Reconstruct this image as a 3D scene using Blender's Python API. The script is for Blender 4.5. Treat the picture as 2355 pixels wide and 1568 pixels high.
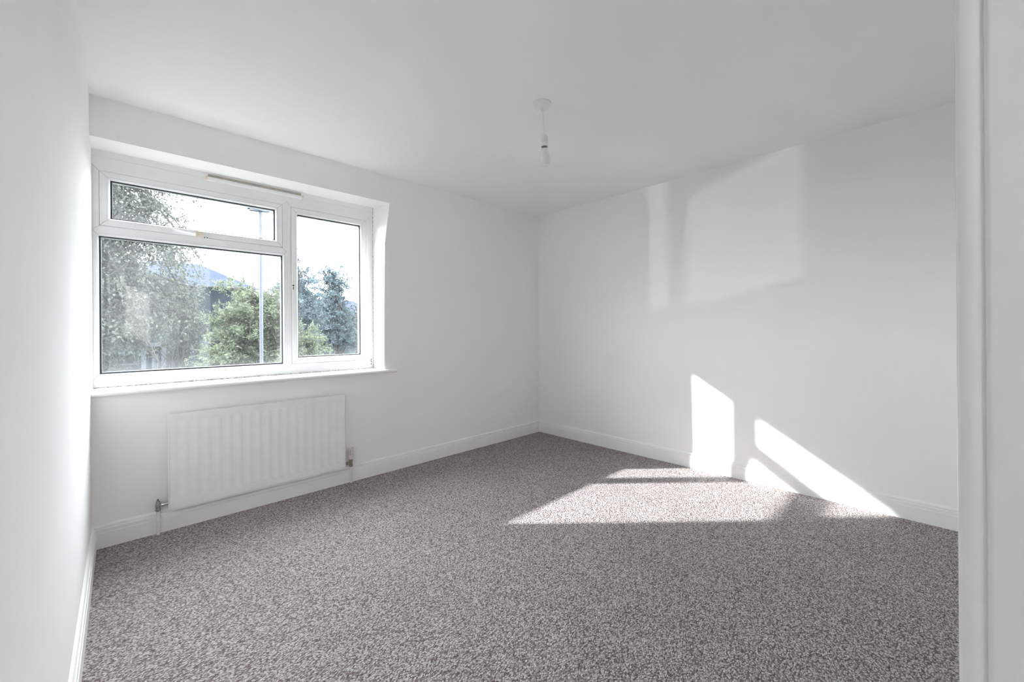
import bpy, math, random
import numpy as np
from mathutils import Matrix, Vector

for o in list(bpy.data.objects):
    bpy.data.objects.remove(o, do_unlink=True)
scene = bpy.context.scene
col = scene.collection

# ------------------------------------------------------------------ camera
CX, CY, CZ = 0.1173, -3.0771, 1.1444
YAW, PITCH, ROLL, FPX = 0.7661, 0.0002, -0.0070, 933.6
IMW, IMH = 2355, 1568
fwd = Vector((math.sin(YAW) * math.cos(PITCH), math.cos(YAW) * math.cos(PITCH), math.sin(PITCH)))
rgt = Vector((math.cos(YAW), -math.sin(YAW), 0))
upv = rgt.cross(fwd)
r2 = math.cos(ROLL) * rgt + math.sin(ROLL) * upv
u2 = -math.sin(ROLL) * rgt + math.cos(ROLL) * upv
cam_data = bpy.data.cameras.new('camera')
cam = bpy.data.objects.new('camera', cam_data)
col.objects.link(cam)
cam.matrix_world = Matrix(((r2.x, u2.x, -fwd.x, CX), (r2.y, u2.y, -fwd.y, CY), (r2.z, u2.z, -fwd.z, CZ), (0, 0, 0, 1)))
cam_data.sensor_fit = 'HORIZONTAL'
cam_data.sensor_width = 36
cam_data.lens = 36 * FPX / IMW
cam_data.shift_y = -27.04 / IMW
cam_data.clip_start = 0.02
cam_data.clip_end = 500
scene.camera = cam

# ------------------------------------------------------------------ sky, sun, exposure
SKY = 22.0
SUN = 21.0
world = bpy.data.worlds.new('sky')
scene.world = world
world.use_nodes = True
bg = world.node_tree.nodes['Background']
bg.inputs[0].default_value = (0.94, 0.97, 1.0, 1)
bg.inputs[1].default_value = SKY

def add_sun(name, travel, strength, angle, colour):
    l = bpy.data.lights.new(name, 'SUN')
    l.energy = strength
    l.angle = math.radians(angle)
    l.color = colour
    o = bpy.data.objects.new(name, l)
    o.rotation_euler = Vector(travel).to_track_quat('-Z', 'Y').to_euler()
    col.objects.link(o)
    return o

sun = add_sun('sun', (1.07, -1.0, -0.635), SUN, 0.9, (1.0, 0.985, 0.955))
sun.location = (-20, 20, 14)

# daylight entering through the window opening (sampling portal, gives off no light itself)
def portal(name, loc, rx, sx, sy, rz=0):
    pl = bpy.data.lights.new(name, 'AREA')
    pl.shape = 'RECTANGLE'
    pl.size, pl.size_y = sx, sy
    pl.cycles.is_portal = True
    po = bpy.data.objects.new(name, pl)
    po.location = loc
    po.rotation_euler = (math.radians(rx), 0, math.radians(rz))
    col.objects.link(po)
portal('window_portal', (0.81, 0.31, 1.48), -90, 1.74, 1.42)
portal('fill_opening_portal', (-0.16, -4.55, 1.635), -90, 0.40, 0.83, -90)  # samples sky through the opening added for fill light

# added spot standing in for reflected sun (the pale patches high on the right wall)
gl_ = bpy.data.lights.new('reflected_sun_spot', 'SPOT')
gl_.energy = 2300; gl_.spot_size = math.radians(16); gl_.spot_blend = 0.1; gl_.shadow_soft_size = 0.12; gl_.color = (1.0, 0.98, 0.95)
glo = bpy.data.objects.new('reflected_sun_spot', gl_)
glo.location = (-13.8, 11.2, -1.40)
glo.rotation_euler = Vector((1.33, -1.0, 0.26)).to_track_quat('-Z', 'Y').to_euler()
col.objects.link(glo)

scene.view_settings.view_transform = 'Standard'
scene.view_settings.look = 'None'
scene.view_settings.gamma = 1.0
scene.view_settings.use_curve_mapping = False
scene.view_settings.exposure = 0.0
scene.cycles.use_denoising = True
scene.cycles.use_light_tree = False
scene.cycles.max_bounces = 9
scene.cycles.diffuse_bounces = 8
scene.cycles.adaptive_threshold = 0.04
scene.cycles.transparent_max_bounces = 16
scene.cycles.sample_clamp_indirect = 10.0
scene.cycles.caustics_reflective = False
scene.cycles.caustics_refractive = False

# ------------------------------------------------------------------ helpers
WL = {}   # world location of every object built here

class MB:
    def __init__(self):
        self.v, self.f = [], []
    def add(self, vs, fs):
        n = len(self.v)
        self.v += [tuple(p) for p in vs]
        self.f += [tuple(i + n for i in f) for f in fs]
        return self
    def box(self, x0, x1, y0, y1, z0, z1):
        vs = [(x0, y0, z0), (x1, y0, z0), (x1, y1, z0), (x0, y1, z0), (x0, y0, z1), (x1, y0, z1), (x1, y1, z1), (x0, y1, z1)]
        return self.add(vs, [(0, 3, 2, 1), (4, 5, 6, 7), (0, 1, 5, 4), (1, 2, 6, 5), (2, 3, 7, 6), (3, 0, 4, 7)])
    def loft(self, rings, closed=True, cap=True):
        """rings: list of equally long vertex loops"""
        n, m = len(rings[0]), len(rings)
        base = len(self.v)
        for r in rings:
            self.v += [tuple(p) for p in r]
        for j in range(m - 1):
            for i in range(n if closed else n - 1):
                a, b = base + j * n + i, base + j * n + (i + 1) % n
                self.f.append((a, b, b + n, a + n))
        if cap:
            self.f.append(tuple(base + i for i in reversed(range(n))))
            self.f.append(tuple(base + (m - 1) * n + i for i in range(n)))
        return self
    def tube(self, pts, radii, n=10, cap=True):
        rings = []
        pts = [Vector(p) for p in pts]
        for i, p in enumerate(pts):
            d = (pts[min(i + 1, len(pts) - 1)] - pts[max(i - 1, 0)])
            d = d.normalized() if d.length > 1e-9 else Vector((0, 0, 1))
            a = Vector((1, 0, 0)) if abs(d.x) < 0.9 else Vector((0, 1, 0))
            u = d.cross(a).normalized(); w = d.cross(u)
            r = radii[i] if isinstance(radii, (list, tuple)) else radii
            rings.append([p + r * (math.cos(2 * math.pi * k / n) * u + math.sin(2 * math.pi * k / n) * w) for k in range(n)])
        return self.loft(rings, True, cap)
    def lathe(self, origin, prof, n=24, axis='Z', sides=None):
        """prof: list of (radius, height along the axis)"""
        ox, oy, oz = origin
        rings = []
        for r, h in prof:
            ring = []
            for k in range(n):
                a = 2 * math.pi * k / n
                c, s = r * math.cos(a), r * math.sin(a)
                if axis == 'Z': ring.append((ox + c, oy + s, oz + h))
                elif axis == 'X': ring.append((ox + h, oy + c, oz + s))
                else: ring.append((ox + s, oy + h, oz + c))
            rings.append(ring)
        return self.loft(rings, True, True)
    def build(self, name, mat, parent=None, smooth=False, bevel=0.0, seg=2, recalc=True, angle=40):
        me = bpy.data.meshes.new(name)
        v = np.array(self.v, dtype=float)
        lo, hi = v.min(0), v.max(0)
        c = np.array([(lo[0] + hi[0]) / 2, (lo[1] + hi[1]) / 2, lo[2]])
        me.from_pydata((v - c).tolist(), [], self.f)
        me.validate()
        if recalc:
            import bmesh
            bm = bmesh.new(); bm.from_mesh(me)
            bmesh.ops.recalc_face_normals(bm, faces=bm.faces)
            bm.to_mesh(me); bm.free()
        me.materials.append(mat)
        if smooth:
            me.polygons.foreach_set('use_smooth', [True] * len(me.polygons))
            me.set_sharp_from_angle(angle=math.radians(angle))
        o = bpy.data.objects.new(name, me)
        col.objects.link(o)
        WL[o] = Vector(c)
        if parent:
            o.parent = parent
            o.location = Vector(c) - WL[parent]
        else:
            o.location = c
        if bevel > 0:
            b = o.modifiers.new('bevel', 'BEVEL')
            b.width = bevel; b.segments = seg; b.limit_method = 'ANGLE'; b.angle_limit = math.radians(35)
            me.polygons.foreach_set('use_smooth', [True] * len(me.polygons))
            me.set_sharp_from_angle(angle=math.radians(60))
        return o

def empty(name, loc, parent=None):
    o = bpy.data.objects.new(name, None)
    o.empty_display_size = 0.1
    col.objects.link(o)
    WL[o] = Vector(loc)
    if parent:
        o.parent = parent; o.location = Vector(loc) - WL[parent]
    else:
        o.location = loc
    return o

def tag(o, label, cat=None, group=None, kind=None):
    o['label'] = label
    if cat: o['category'] = cat
    if group: o['group'] = group
    if kind: o['kind'] = kind
    return o

def struct(o, label, cat):
    return tag(o, label, cat, kind='structure')

# ------------------------------------------------------------------ materials
def new_mat(name):
    m = bpy.data.materials.new(name)
    m.use_nodes = True
    nt = m.node_tree
    return m, nt, nt.nodes['Principled BSDF'], nt.nodes['Material Output']

def N(nt, t, **kw):
    n = nt.nodes.new(t)
    for k, v in kw.items():
        setattr(n, k, v)
    return n

def coords(nt, scale=(1, 1, 1), rot=(0, 0, 0), kind='Object'):
    tc = N(nt, 'ShaderNodeTexCoord'); mp = N(nt, 'ShaderNodeMapping')
    mp.inputs['Scale'].default_value = scale
    mp.inputs['Rotation'].default_value = rot
    nt.links.new(tc.outputs[kind], mp.inputs['Vector'])
    return mp.outputs['Vector']

def noise(nt, vec, scale, detail=3, rough=0.5):
    n = N(nt, 'ShaderNodeTexNoise')
    n.inputs['Scale'].default_value = scale
    n.inputs['Detail'].default_value = detail
    n.inputs['Roughness'].default_value = rough
    nt.links.new(vec, n.inputs['Vector'])
    return n.outputs['Fac']

def ramp(nt, fac, stops):
    r = N(nt, 'ShaderNodeValToRGB')
    el = r.color_ramp.elements
    while len(el) < len(stops): el.new(0.5)
    for e, (p, c) in zip(el, stops):
        e.position = p
        e.color = (c, c, c, 1) if isinstance(c, (int, float)) else (*c, 1)
    nt.links.new(fac, r.inputs['Fac'])
    return r.outputs['Color']

def bump(nt, bsdf, height, strength, dist):
    b = N(nt, 'ShaderNodeBump')
    b.inputs['Strength'].default_value = strength
    b.inputs['Distance'].default_value = dist
    nt.links.new(height, b.inputs['Height'])
    nt.links.new(b.outputs['Normal'], bsdf.inputs['Normal'])

def mth(nt, op, a, b=None, c=None):
    n = N(nt, 'ShaderNodeMath', operation=op)
    for i, x in enumerate((a, b, c)):
        if x is None: continue
        if isinstance(x, (int, float)): n.inputs[i].default_value = x
        else: nt.links.new(x, n.inputs[i])
    return n.outputs[0]

def paint(name, c, rough, var=0.012, nscale=6, bscale=220, bstr=0.0, bdist=0.0006, spec=0.5, metal=0.0):
    m, nt, b, out = new_mat(name)
    b.inputs['Roughness'].default_value = rough
    b.inputs['Metallic'].default_value = metal
    b.inputs['Specular IOR Level'].default_value = spec
    vec = coords(nt)
    f = noise(nt, vec, nscale, 1)
    lo = tuple(max(0, x * (1 - var)) for x in c); hi = tuple(min(1, x * (1 + var)) for x in c)
    nt.links.new(ramp(nt, f, [(0.3, lo), (0.7, hi)]), b.inputs['Base Color'])
    if bstr:
        bump(nt, b, noise(nt, vec, bscale, 4), bstr, bdist)
    return m

M = {}
M['wall'] = paint('white wall emulsion', (0.91, 0.908, 0.902), 0.9, 0.008, 2.5, spec=0.04)
M['ceiling'] = paint('white ceiling emulsion', (0.905, 0.903, 0.897), 0.95, 0.008, 2.0, spec=0.04)
M['gloss'] = paint('white satin wood paint', (0.895, 0.893, 0.887), 0.32, 0.012, 9)
M['jamb'] = paint('white gloss door frame paint', (0.80, 0.80, 0.80), 0.18, 0.01, 7, 60, 0.03, 0.0004)
M['upvc'] = paint('white window plastic', (0.84, 0.845, 0.85), 0.35, 0.015, 14, 200, 0.0)
M['rad'] = paint('white radiator enamel', (0.885, 0.883, 0.878), 0.38, 0.012, 16, 120, 0.04, 0.0004)
M['plastic'] = paint('white moulded plastic', (0.83, 0.83, 0.84), 0.35, 0.01, 30)
M['pipe'] = paint('white painted copper pipe', (0.80, 0.79, 0.77), 0.4, 0.05, 60)
M['gasket'] = paint('black rubber gasket', (0.012, 0.014, 0.022), 0.6, 0.2, 30)
M['dark'] = paint('dark recess', (0.05, 0.05, 0.055), 0.6, 0.2, 60)
M['spacer'] = paint('silver spacer bar', (0.75, 0.80, 0.80), 0.35, 0.02, 40)
M['chrome'] = paint('polished chrome', (0.72, 0.72, 0.74), 0.16, 0.04, 80, metal=1.0)
M['brass'] = paint('tarnished brass', (0.30, 0.25, 0.19), 0.42, 0.45, 140, metal=0.75)
M['steel'] = paint('dull grey steel', (0.34, 0.33, 0.31), 0.4, 0.3, 150, metal=0.8)
M['trv'] = paint('grubby white valve plastic', (0.74, 0.68, 0.65), 0.5, 0.22, 110)
M['beige'] = paint('aged cream plastic', (0.76, 0.68, 0.56), 0.45, 0.08, 60)
M['screw'] = paint('dark screw metal', (0.06, 0.06, 0.07), 0.4, 0.2, 60, metal=0.5)

# bulb: frosted opal dome
m, nt, b, out = new_mat('opal bulb plastic')
b.inputs['Base Color'].default_value = (0.86, 0.86, 0.87, 1)
b.inputs['Roughness'].default_value = 0.18
b.inputs['Subsurface Weight'].default_value = 0.3
b.inputs['Subsurface Radius'].default_value = (0.02, 0.02, 0.02)
M['bulb'] = m

M['gap_shade'] = paint('grey-brown grime', (0.42, 0.39, 0.35), 0.8, 0.12, 25)  # flat tone for the shadow line above the trickle vent

# sealant with grey-brown mildew
m, nt, b, out = new_mat('mildewed sealant')
vec = coords(nt)
nt.links.new(ramp(nt, noise(nt, vec, 55, 6, 0.7), [(0.40, (0.20, 0.16, 0.12)), (0.47, (0.55, 0.52, 0.48)), (0.58, (0.80, 0.80, 0.78))]), b.inputs['Base Color'])
b.inputs['Roughness'].default_value = 0.5
M['sealant'] = m

# carpet: flecked loop pile
m, nt, b, out = new_mat('flecked loop pile carpet')
tc = N(nt, 'ShaderNodeTexCoord')
mp = N(nt, 'ShaderNodeMapping'); mp.inputs['Rotation'].default_value = (0, 0, math.radians(38)); mp.inputs['Scale'].default_value = (1.0, 1.45, 1)
nt.links.new(tc.outputs['Object'], mp.inputs['Vector'])
nz = N(nt, 'ShaderNodeTexNoise'); nz.inputs['Scale'].default_value = 60; nz.inputs['Detail'].default_value = 2
nt.links.new(mp.outputs['Vector'], nz.inputs['Vector'])
sub = N(nt, 'ShaderNodeVectorMath', operation='SUBTRACT'); nt.links.new(nz.outputs['Color'], sub.inputs[0]); sub.inputs[1].default_value = (0.5, 0.5, 0.5)
scl = N(nt, 'ShaderNodeVectorMath', operation='SCALE'); nt.links.new(sub.outputs[0], scl.inputs[0]); scl.inputs['Scale'].default_value = 0.006
addv = N(nt, 'ShaderNodeVectorMath', operation='ADD'); nt.links.new(mp.outputs['Vector'], addv.inputs[0]); nt.links.new(scl.outputs[0], addv.inputs[1])
vo = N(nt, 'ShaderNodeTexVoronoi'); vo.inputs['Scale'].default_value = 135; vo.inputs['Randomness'].default_value = 0.85
nt.links.new(addv.outputs[0], vo.inputs['Vector'])
sep = N(nt, 'ShaderNodeSeparateColor'); nt.links.new(vo.outputs['Color'], sep.inputs[0])
vo2 = N(nt, 'ShaderNodeTexVoronoi'); vo2.inputs['Scale'].default_value = 380
nt.links.new(addv.outputs[0], vo2.inputs['Vector'])
sep2 = N(nt, 'ShaderNodeSeparateColor'); nt.links.new(vo2.outputs['Color'], sep2.inputs[0])
mixf = mth(nt, 'MULTIPLY_ADD', sep2.outputs[0], 0.35, mth(nt, 'MULTIPLY', sep.outputs[0], 0.65))
pile = ramp(nt, mixf, [(0.08, (0.25, 0.19, 0.18)), (0.30, (0.395, 0.352, 0.346)), (0.52, (0.525, 0.503, 0.506)), (0.85, (0.69, 0.685, 0.70))])
gap = ramp(nt, vo.outputs['Distance'], [(0.38, (1, 1, 1)), (0.72, (0.38, 0.33, 0.32))])
gm = N(nt, 'ShaderNodeMix', data_type='RGBA', blend_type='MULTIPLY'); gm.inputs['Factor'].default_value = 1.0
nt.links.new(pile, gm.inputs[6]); nt.links.new(gap, gm.inputs[7])
ccol = gm.outputs[2]
lowf = noise(nt, tc.outputs['Object'], 1.6, 3)
lowc = ramp(nt, lowf, [(0.3, (0.93, 0.92, 0.92)), (0.7, (1.0, 1.0, 1.0))])
mul = N(nt, 'ShaderNodeMix', data_type='RGBA', blend_type='MULTIPLY'); mul.inputs['Factor'].default_value = 1.0
nt.links.new(ccol, mul.inputs[6]); nt.links.new(lowc, mul.inputs[7])
nt.links.new(mul.outputs[2], b.inputs['Base Color'])
b.inputs['Roughness'].default_value = 0.95
b.inputs['Specular IOR Level'].default_value = 0.1
inv = N(nt, 'ShaderNodeMath', operation='SUBTRACT'); inv.inputs[0].default_value = 1.0; nt.links.new(vo.outputs['Distance'], inv.inputs[1])
bump(nt, b, inv.outputs[0], 0.9, 0.006)
M['carpet'] = m

def glass_mat(name, dirt_nodes=None):
    m, nt, b, out = new_mat(name)
    nt.nodes.remove(b)
    tr = N(nt, 'ShaderNodeBsdfTransparent'); tr.inputs[0].default_value = (0.975, 0.980, 0.980, 1)
    gl = N(nt, 'ShaderNodeBsdfGlossy'); gl.inputs['Roughness'].default_value = 0.02
    lw = N(nt, 'ShaderNodeFresnel'); lw.inputs['IOR'].default_value = 1.45
    mx = N(nt, 'ShaderNodeMixShader')
    gb = N(nt, 'ShaderNodeNewGeometry')          # reflect at the entry face only (the slab is solid glass)
    fr = mth(nt, 'MULTIPLY', lw.outputs[0], mth(nt, 'SUBTRACT', 1.0, gb.outputs['Backfacing']))
    nt.links.new(fr, mx.inputs[0]); nt.links.new(tr.outputs[0], mx.inputs[1]); nt.links.new(gl.outputs[0], mx.inputs[2])
    last = mx.outputs[0]
    if dirt_nodes:
        tl = N(nt, 'ShaderNodeBsdfTranslucent'); tl.inputs[0].default_value = (0.80, 0.83, 0.86, 1)
        df = N(nt, 'ShaderNodeBsdfDiffuse'); df.inputs[0].default_value = (0.6, 0.62, 0.64, 1)
        m2 = N(nt, 'ShaderNodeMixShader'); m2.inputs[0].default_value = 0.25
        nt.links.new(tl.outputs[0], m2.inputs[1]); nt.links.new(df.outputs[0], m2.inputs[2])
        m3 = N(nt, 'ShaderNodeMixShader')
        nt.links.new(dirt_nodes(nt), m3.inputs[0]); nt.links.new(last, m3.inputs[1]); nt.links.new(m2.outputs[0], m3.inputs[2])
        last = m3.outputs[0]
    nt.links.new(last, out.inputs[0])
    return m

def sstep(nt, v, lo, hi, a=0.0, b=1.0):
    n = N(nt, 'ShaderNodeMapRange', interpolation_type='SMOOTHSTEP')
    nt.links.new(v, n.inputs[0])
    n.inputs[1].default_value = lo; n.inputs[2].default_value = hi
    n.inputs[3].default_value = a; n.inputs[4].default_value = b
    return n.outputs[0]

def dirt(film, edge_x=None, edge_w=0.01, film_right=0.3, streak=0.5, specks=1.0, hw=0.47, hh=0.39):
    """dirt on a pane: a dusty film (stronger left of edge_x), wiped streaks, dried specks, dusty rims"""
    def f(nt):
        tc = N(nt, 'ShaderNodeTexCoord')
        sp = N(nt, 'ShaderNodeSeparateXYZ'); nt.links.new(tc.outputs['Object'], sp.inputs[0])
        x, z = sp.outputs[0], sp.outputs[2]
        cloud = ramp(nt, noise(nt, tc.outputs['Object'], 3.2, 5, 0.6), [(0.3, 0.45), (0.75, 1.0)])
        mp = N(nt, 'ShaderNodeMapping'); mp.inputs['Scale'].default_value = (2.0, 1, 17); mp.inputs['Rotation'].default_value = (0, 0.22, 0)
        nt.links.new(tc.outputs['Object'], mp.inputs['Vector'])
        st = ramp(nt, noise(nt, mp.outputs['Vector'], 2.2, 5, 0.65), [(0.54, 0.0), (0.72, 1.0)])
        lowz = sstep(nt, z, hh * 1.05, hh * 0.15)
        st = mth(nt, 'MULTIPLY', st, lowz)
        vo = N(nt, 'ShaderNodeTexVoronoi'); vo.inputs['Scale'].default_value = 150
        nt.links.new(tc.outputs['Object'], vo.inputs['Vector'])
        cs = N(nt, 'ShaderNodeSeparateColor'); nt.links.new(vo.outputs['Color'], cs.inputs[0])
        spk = mth(nt, 'MULTIPLY', mth(nt, 'LESS_THAN', vo.outputs['Distance'], 0.20), mth(nt, 'GREATER_THAN', cs.outputs[0], 0.72))
        spk = mth(nt, 'MULTIPLY', spk, ramp(nt, noise(nt, tc.outputs['Object'], 5, 3), [(0.42, 0.1), (0.66, 1.0)]))
        total = mth(nt, 'MULTIPLY', cloud, film)
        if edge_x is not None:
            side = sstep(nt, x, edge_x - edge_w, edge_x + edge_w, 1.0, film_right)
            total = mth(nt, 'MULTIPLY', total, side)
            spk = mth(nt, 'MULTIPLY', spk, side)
        total = mth(nt, 'MULTIPLY_ADD', st, streak * 0.10, total)
        total = mth(nt, 'MULTIPLY_ADD', spk, 0.30 * specks, total)
        rim = mth(nt, 'MULTIPLY', sstep(nt, mth(nt, 'ABSOLUTE', x), hw - 0.07, hw, 0.0, 1.0), 0.015)
        rim2 = mth(nt, 'MULTIPLY', sstep(nt, z, 0.10, 0.0, 0.0, 1.0), 0.022)
        total = mth(nt, 'ADD', total, mth(nt, 'ADD', rim, rim2))
        return total
    return f

M['glass'] = glass_mat('clear window glass')
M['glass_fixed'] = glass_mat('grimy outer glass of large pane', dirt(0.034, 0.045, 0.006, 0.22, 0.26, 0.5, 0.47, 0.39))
M['glass_vent'] = glass_mat('grimy outer glass of top pane', dirt(0.018, 0.02, 0.16, 0.12, 0.10, 0.3, 0.42, 0.11))
M['glass_case'] = glass_mat('grimy outer glass of side pane', dirt(0.006, None, 0.01, 1, 0.16, 0.1, 0.235, 0.53))

# outdoor materials
def leaf_mat(name, c1, c2, trans):
    m, nt, b, out = new_mat(name)
    nt.nodes.remove(b)
    geo = N(nt, 'ShaderNodeNewGeometry')
    c = ramp(nt, geo.outputs['Random Per Island'], [(0.0, c1), (1.0, c2)])
    d = N(nt, 'ShaderNodeBsdfDiffuse'); t = N(nt, 'ShaderNodeBsdfTranslucent'); mx = N(nt, 'ShaderNodeMixShader')
    nt.links.new(c, d.inputs[0]); nt.links.new(c, t.inputs[0])
    mx.inputs[0].default_value = trans
    nt.links.new(d.outputs[0], mx.inputs[1]); nt.links.new(t.outputs[0], mx.inputs[2])
    nt.links.new(mx.outputs[0], out.inputs[0])
    return m

M['birch_leaf'] = leaf_mat('grey-green birch leaves', (0.028, 0.034, 0.034), (0.085, 0.095, 0.080), 0.4)
M['ash_leaf'] = leaf_mat('bright green leaflets', (0.040, 0.052, 0.046), (0.135, 0.155, 0.105), 0.45)
M['blue_leaf'] = leaf_mat('blue-green leaflets', (0.036, 0.053, 0.070), (0.115, 0.150, 0.155), 0.45)
M['dark_leaf'] = leaf_mat('dark green leaves', (0.014, 0.020, 0.023), (0.036, 0.046, 0.040), 0.35)
M['bark'] = paint('grey bark', (0.05, 0.045, 0.04), 0.9, 0.4, 12, 40, 0.4, 0.01, spec=0.05)
M['birch_bark'] = paint('pale birch bark', (0.03, 0.03, 0.03), 0.85, 0.4, 9, 40, 0.4, 0.006, spec=0.05)
M['galv'] = paint('galvanised steel', (0.035, 0.043, 0.058), 0.45, 0.08, 8, spec=0.15)
M['lens'] = paint('lamp lens', (0.09, 0.10, 0.12), 0.25, 0.05, 8, spec=0.05)
M['wire'] = paint('black cable', (0.03, 0.03, 0.035), 0.6, 0.1, 8, spec=0.05)
M['grass'] = paint('rough grass', (0.022, 0.027, 0.019), 0.95, 0.4, 3, 40, 0.5, 0.02, spec=0.05)
M['tarmac'] = paint('grey tarmac', (0.03, 0.031, 0.034), 0.9, 0.2, 4, 60, 0.3, 0.01, spec=0.05)
M['render'] = paint('grey house render', (0.014, 0.017, 0.022), 0.9, 0.12, 2, spec=0.05)
M['brown_brick'] = None
M['white_ext'] = paint('white exterior frames', (0.040, 0.047, 0.058), 0.5, 0.05, 5, spec=0.05)
M['ext_glass'] = paint('dark house window glass', (0.012, 0.015, 0.02), 0.15, 0.2, 2, spec=0.05)
M['door'] = paint('pale blue-grey door', (0.06, 0.07, 0.085), 0.4, 0.05, 5, spec=0.05)

m, nt, b, out = new_mat('brown house brick')
br = N(nt, 'ShaderNodeTexBrick')
br.inputs['Color1'].default_value = (0.035, 0.026, 0.024, 1); br.inputs['Color2'].default_value = (0.045, 0.034, 0.03, 1); br.inputs['Mortar'].default_value = (0.04, 0.04, 0.04, 1)
br.inputs['Scale'].default_value = 4.4; br.inputs['Mortar Size'].default_value = 0.02
nt.links.new(coords(nt, (1, 1, 1), (math.radians(90), 0, 0)), br.inputs['Vector'])
nt.links.new(br.outputs[0], b.inputs['Base Color']); b.inputs['Roughness'].default_value = 0.9; b.inputs['Specular IOR Level'].default_value = 0.05
M['brown_brick'] = m

def roof_mat(name, c):
    m, nt, b, out = new_mat(name)
    tc = N(nt, 'ShaderNodeTexCoord'); sp = N(nt, 'ShaderNodeSeparateXYZ'); nt.links.new(tc.outputs['Object'], sp.inputs[0])
    w = mth(nt, 'FRACT', mth(nt, 'MULTIPLY', sp.outputs[2], 6.5))
    k = ramp(nt, w, [(0.0, tuple(x * 0.7 for x in c)), (0.15, c), (1.0, tuple(x * 1.1 for x in c))])
    nt.links.new(k, b.inputs['Base Color']); b.inputs['Roughness'].default_value = 0.8; b.inputs['Specular IOR Level'].default_value = 0.05
    bump(nt, b, w, 0.6, 0.03)
    return m
M['slate'] = roof_mat('blue-grey roof slates', (0.020, 0.027, 0.042))
M['terracotta'] = roof_mat('orange roof tiles', (0.13, 0.062, 0.042))

# ------------------------------------------------------------------ room shell
W, H = 3.4894, 2.4
WY = 0.21            # inner face of the window frame (depth of the reveal)
REV_X, REV_Z0, REV_Z1 = 1.650, 0.800, 2.182
YB = -3.55           # back wall
YH = -4.9            # end of the hall behind the camera
HX = 2.2
HWY0, HWY1, HWZ0, HWZ1 = -4.75, -4.35, 1.22, 2.05     # unseen opening in the left wall, added to let in fill daylight

mb = MB().box(-0.2, W + 0.2, YH - 0.1, 0.30, -0.14, 0.0)
struct(mb.build('floor', M['carpet'], recalc=True), 'grey-brown flecked loop pile carpet covering the whole bedroom floor', 'floor')
mb = MB().box(-0.2, W + 0.2, YH - 0.1, 0.30, H, H + 0.14)
struct(mb.build('ceiling', M['ceiling']), 'plain white painted ceiling with the pendant cord', 'ceiling')
LW = MB().box(-0.15, 0.0, HWY1, WY - 0.004, 0, H).box(-0.15, 0.0, YH - 0.1, HWY0, 0, H).box(-0.15, 0.0, HWY0, HWY1, 0, HWZ0).box(-0.15, 0.0, HWY0, HWY1, HWZ1, H)
struct(LW.build('wall_left', M['wall']), 'white painted wall running close along the left edge of the photo', 'wall')
struct(MB().box(W, W + 0.15, YB - 0.1, 0.30, 0, H).build('wall_right', M['wall']), 'white painted wall at right with the sunlight patches', 'wall')

# window wall: inner leaf with reveal; the upper right arris of the plaster leans outwards
mb = MB()
Y0, Y1 = 0.0, WY - 0.001
arr = [(0.800, 1.6435), (0.817, 1.6440), (1.352, 1.6475), (1.845, 1.6565), (2.00, 1.676), (REV_Z1, 1.7002)]
inn = [(z, REV_X + 0.002 + 0.004 * max(0, (z - 1.845) / 0.3)) for z, _ in arr]
# piece below, above and to the right
mb.box(0.0, W, Y0, Y1, 0.0, REV_Z0)
mb.box(0.0, W, Y0, Y1, REV_Z1, H)
for i in range(len(arr) - 1):
    z0, a0 = arr[i]; z1, a1 = arr[i + 1]; b0 = inn[i][1]; b1 = inn[i + 1][1]
    mb.add([(a0, Y0, z0), (W, Y0, z0), (W, Y1, z0), (b0, Y1, z0), (a1, Y0, z1), (W, Y0, z1), (W, Y1, z1), (b1, Y1, z1)],
           [(0, 1, 5, 4), (2, 3, 7, 6), (3, 0, 4, 7)])
struct(mb.build('wall_window', M['wall'], recalc=False), 'white painted wall with the deep window recess', 'wall')
# outer leaf around the frame
mb = MB()
FX0, FX1, FZ0, FZ1 = -0.045, 1.690, 0.78, 2.19
mb.box(-0.6, FX0, WY + 0.004, 0.30, -2.6, 3.0); mb.box(FX1, 4.2, WY + 0.004, 0.30, -2.6, 3.0)
mb.box(FX0, FX1, WY + 0.004, 0.30, -2.6, FZ0); mb.box(FX0, FX1, WY + 0.004, 0.30, FZ1, 3.0)
struct(mb.build('wall_outer', M['brown_brick']), 'brown brick outer leaf of the window wall', 'wall')

# back wall with the doorway nib the camera looks past, and the hall behind it
JX = 0.1173 + 0.65                  # face of the door lining that faces the camera
JY0 = CY - 0.65 * math.tan(math.radians(1.50))
JY1 = CY - 0.65 * math.tan(math.radians(3.466))
mb = MB().box(1.30, W, YB - 0.1, YB, 0, H)
struct(mb.build('wall_back', M['wall']), 'white painted wall behind the camera', 'wall')
mb = MB().box(JX + 0.03, 1.30, -3.62, JY0 - 0.045, 0, H)
struct(mb.build('wall_nib', M['wall']), 'white painted wall nib beside the doorway at the right edge', 'wall')
mb = MB().box(-0.15, HX, YH - 0.1, YH, 0, H)
struct(mb.build('wall_hall', M['wall']), 'white hall wall behind the camera', 'wall')
struct(MB().box(HX, HX + 0.1, YH - 0.1, -3.65, 0, H).build('wall_hall_side', M['wall']), 'white hall side wall behind the camera', 'wall')

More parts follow.
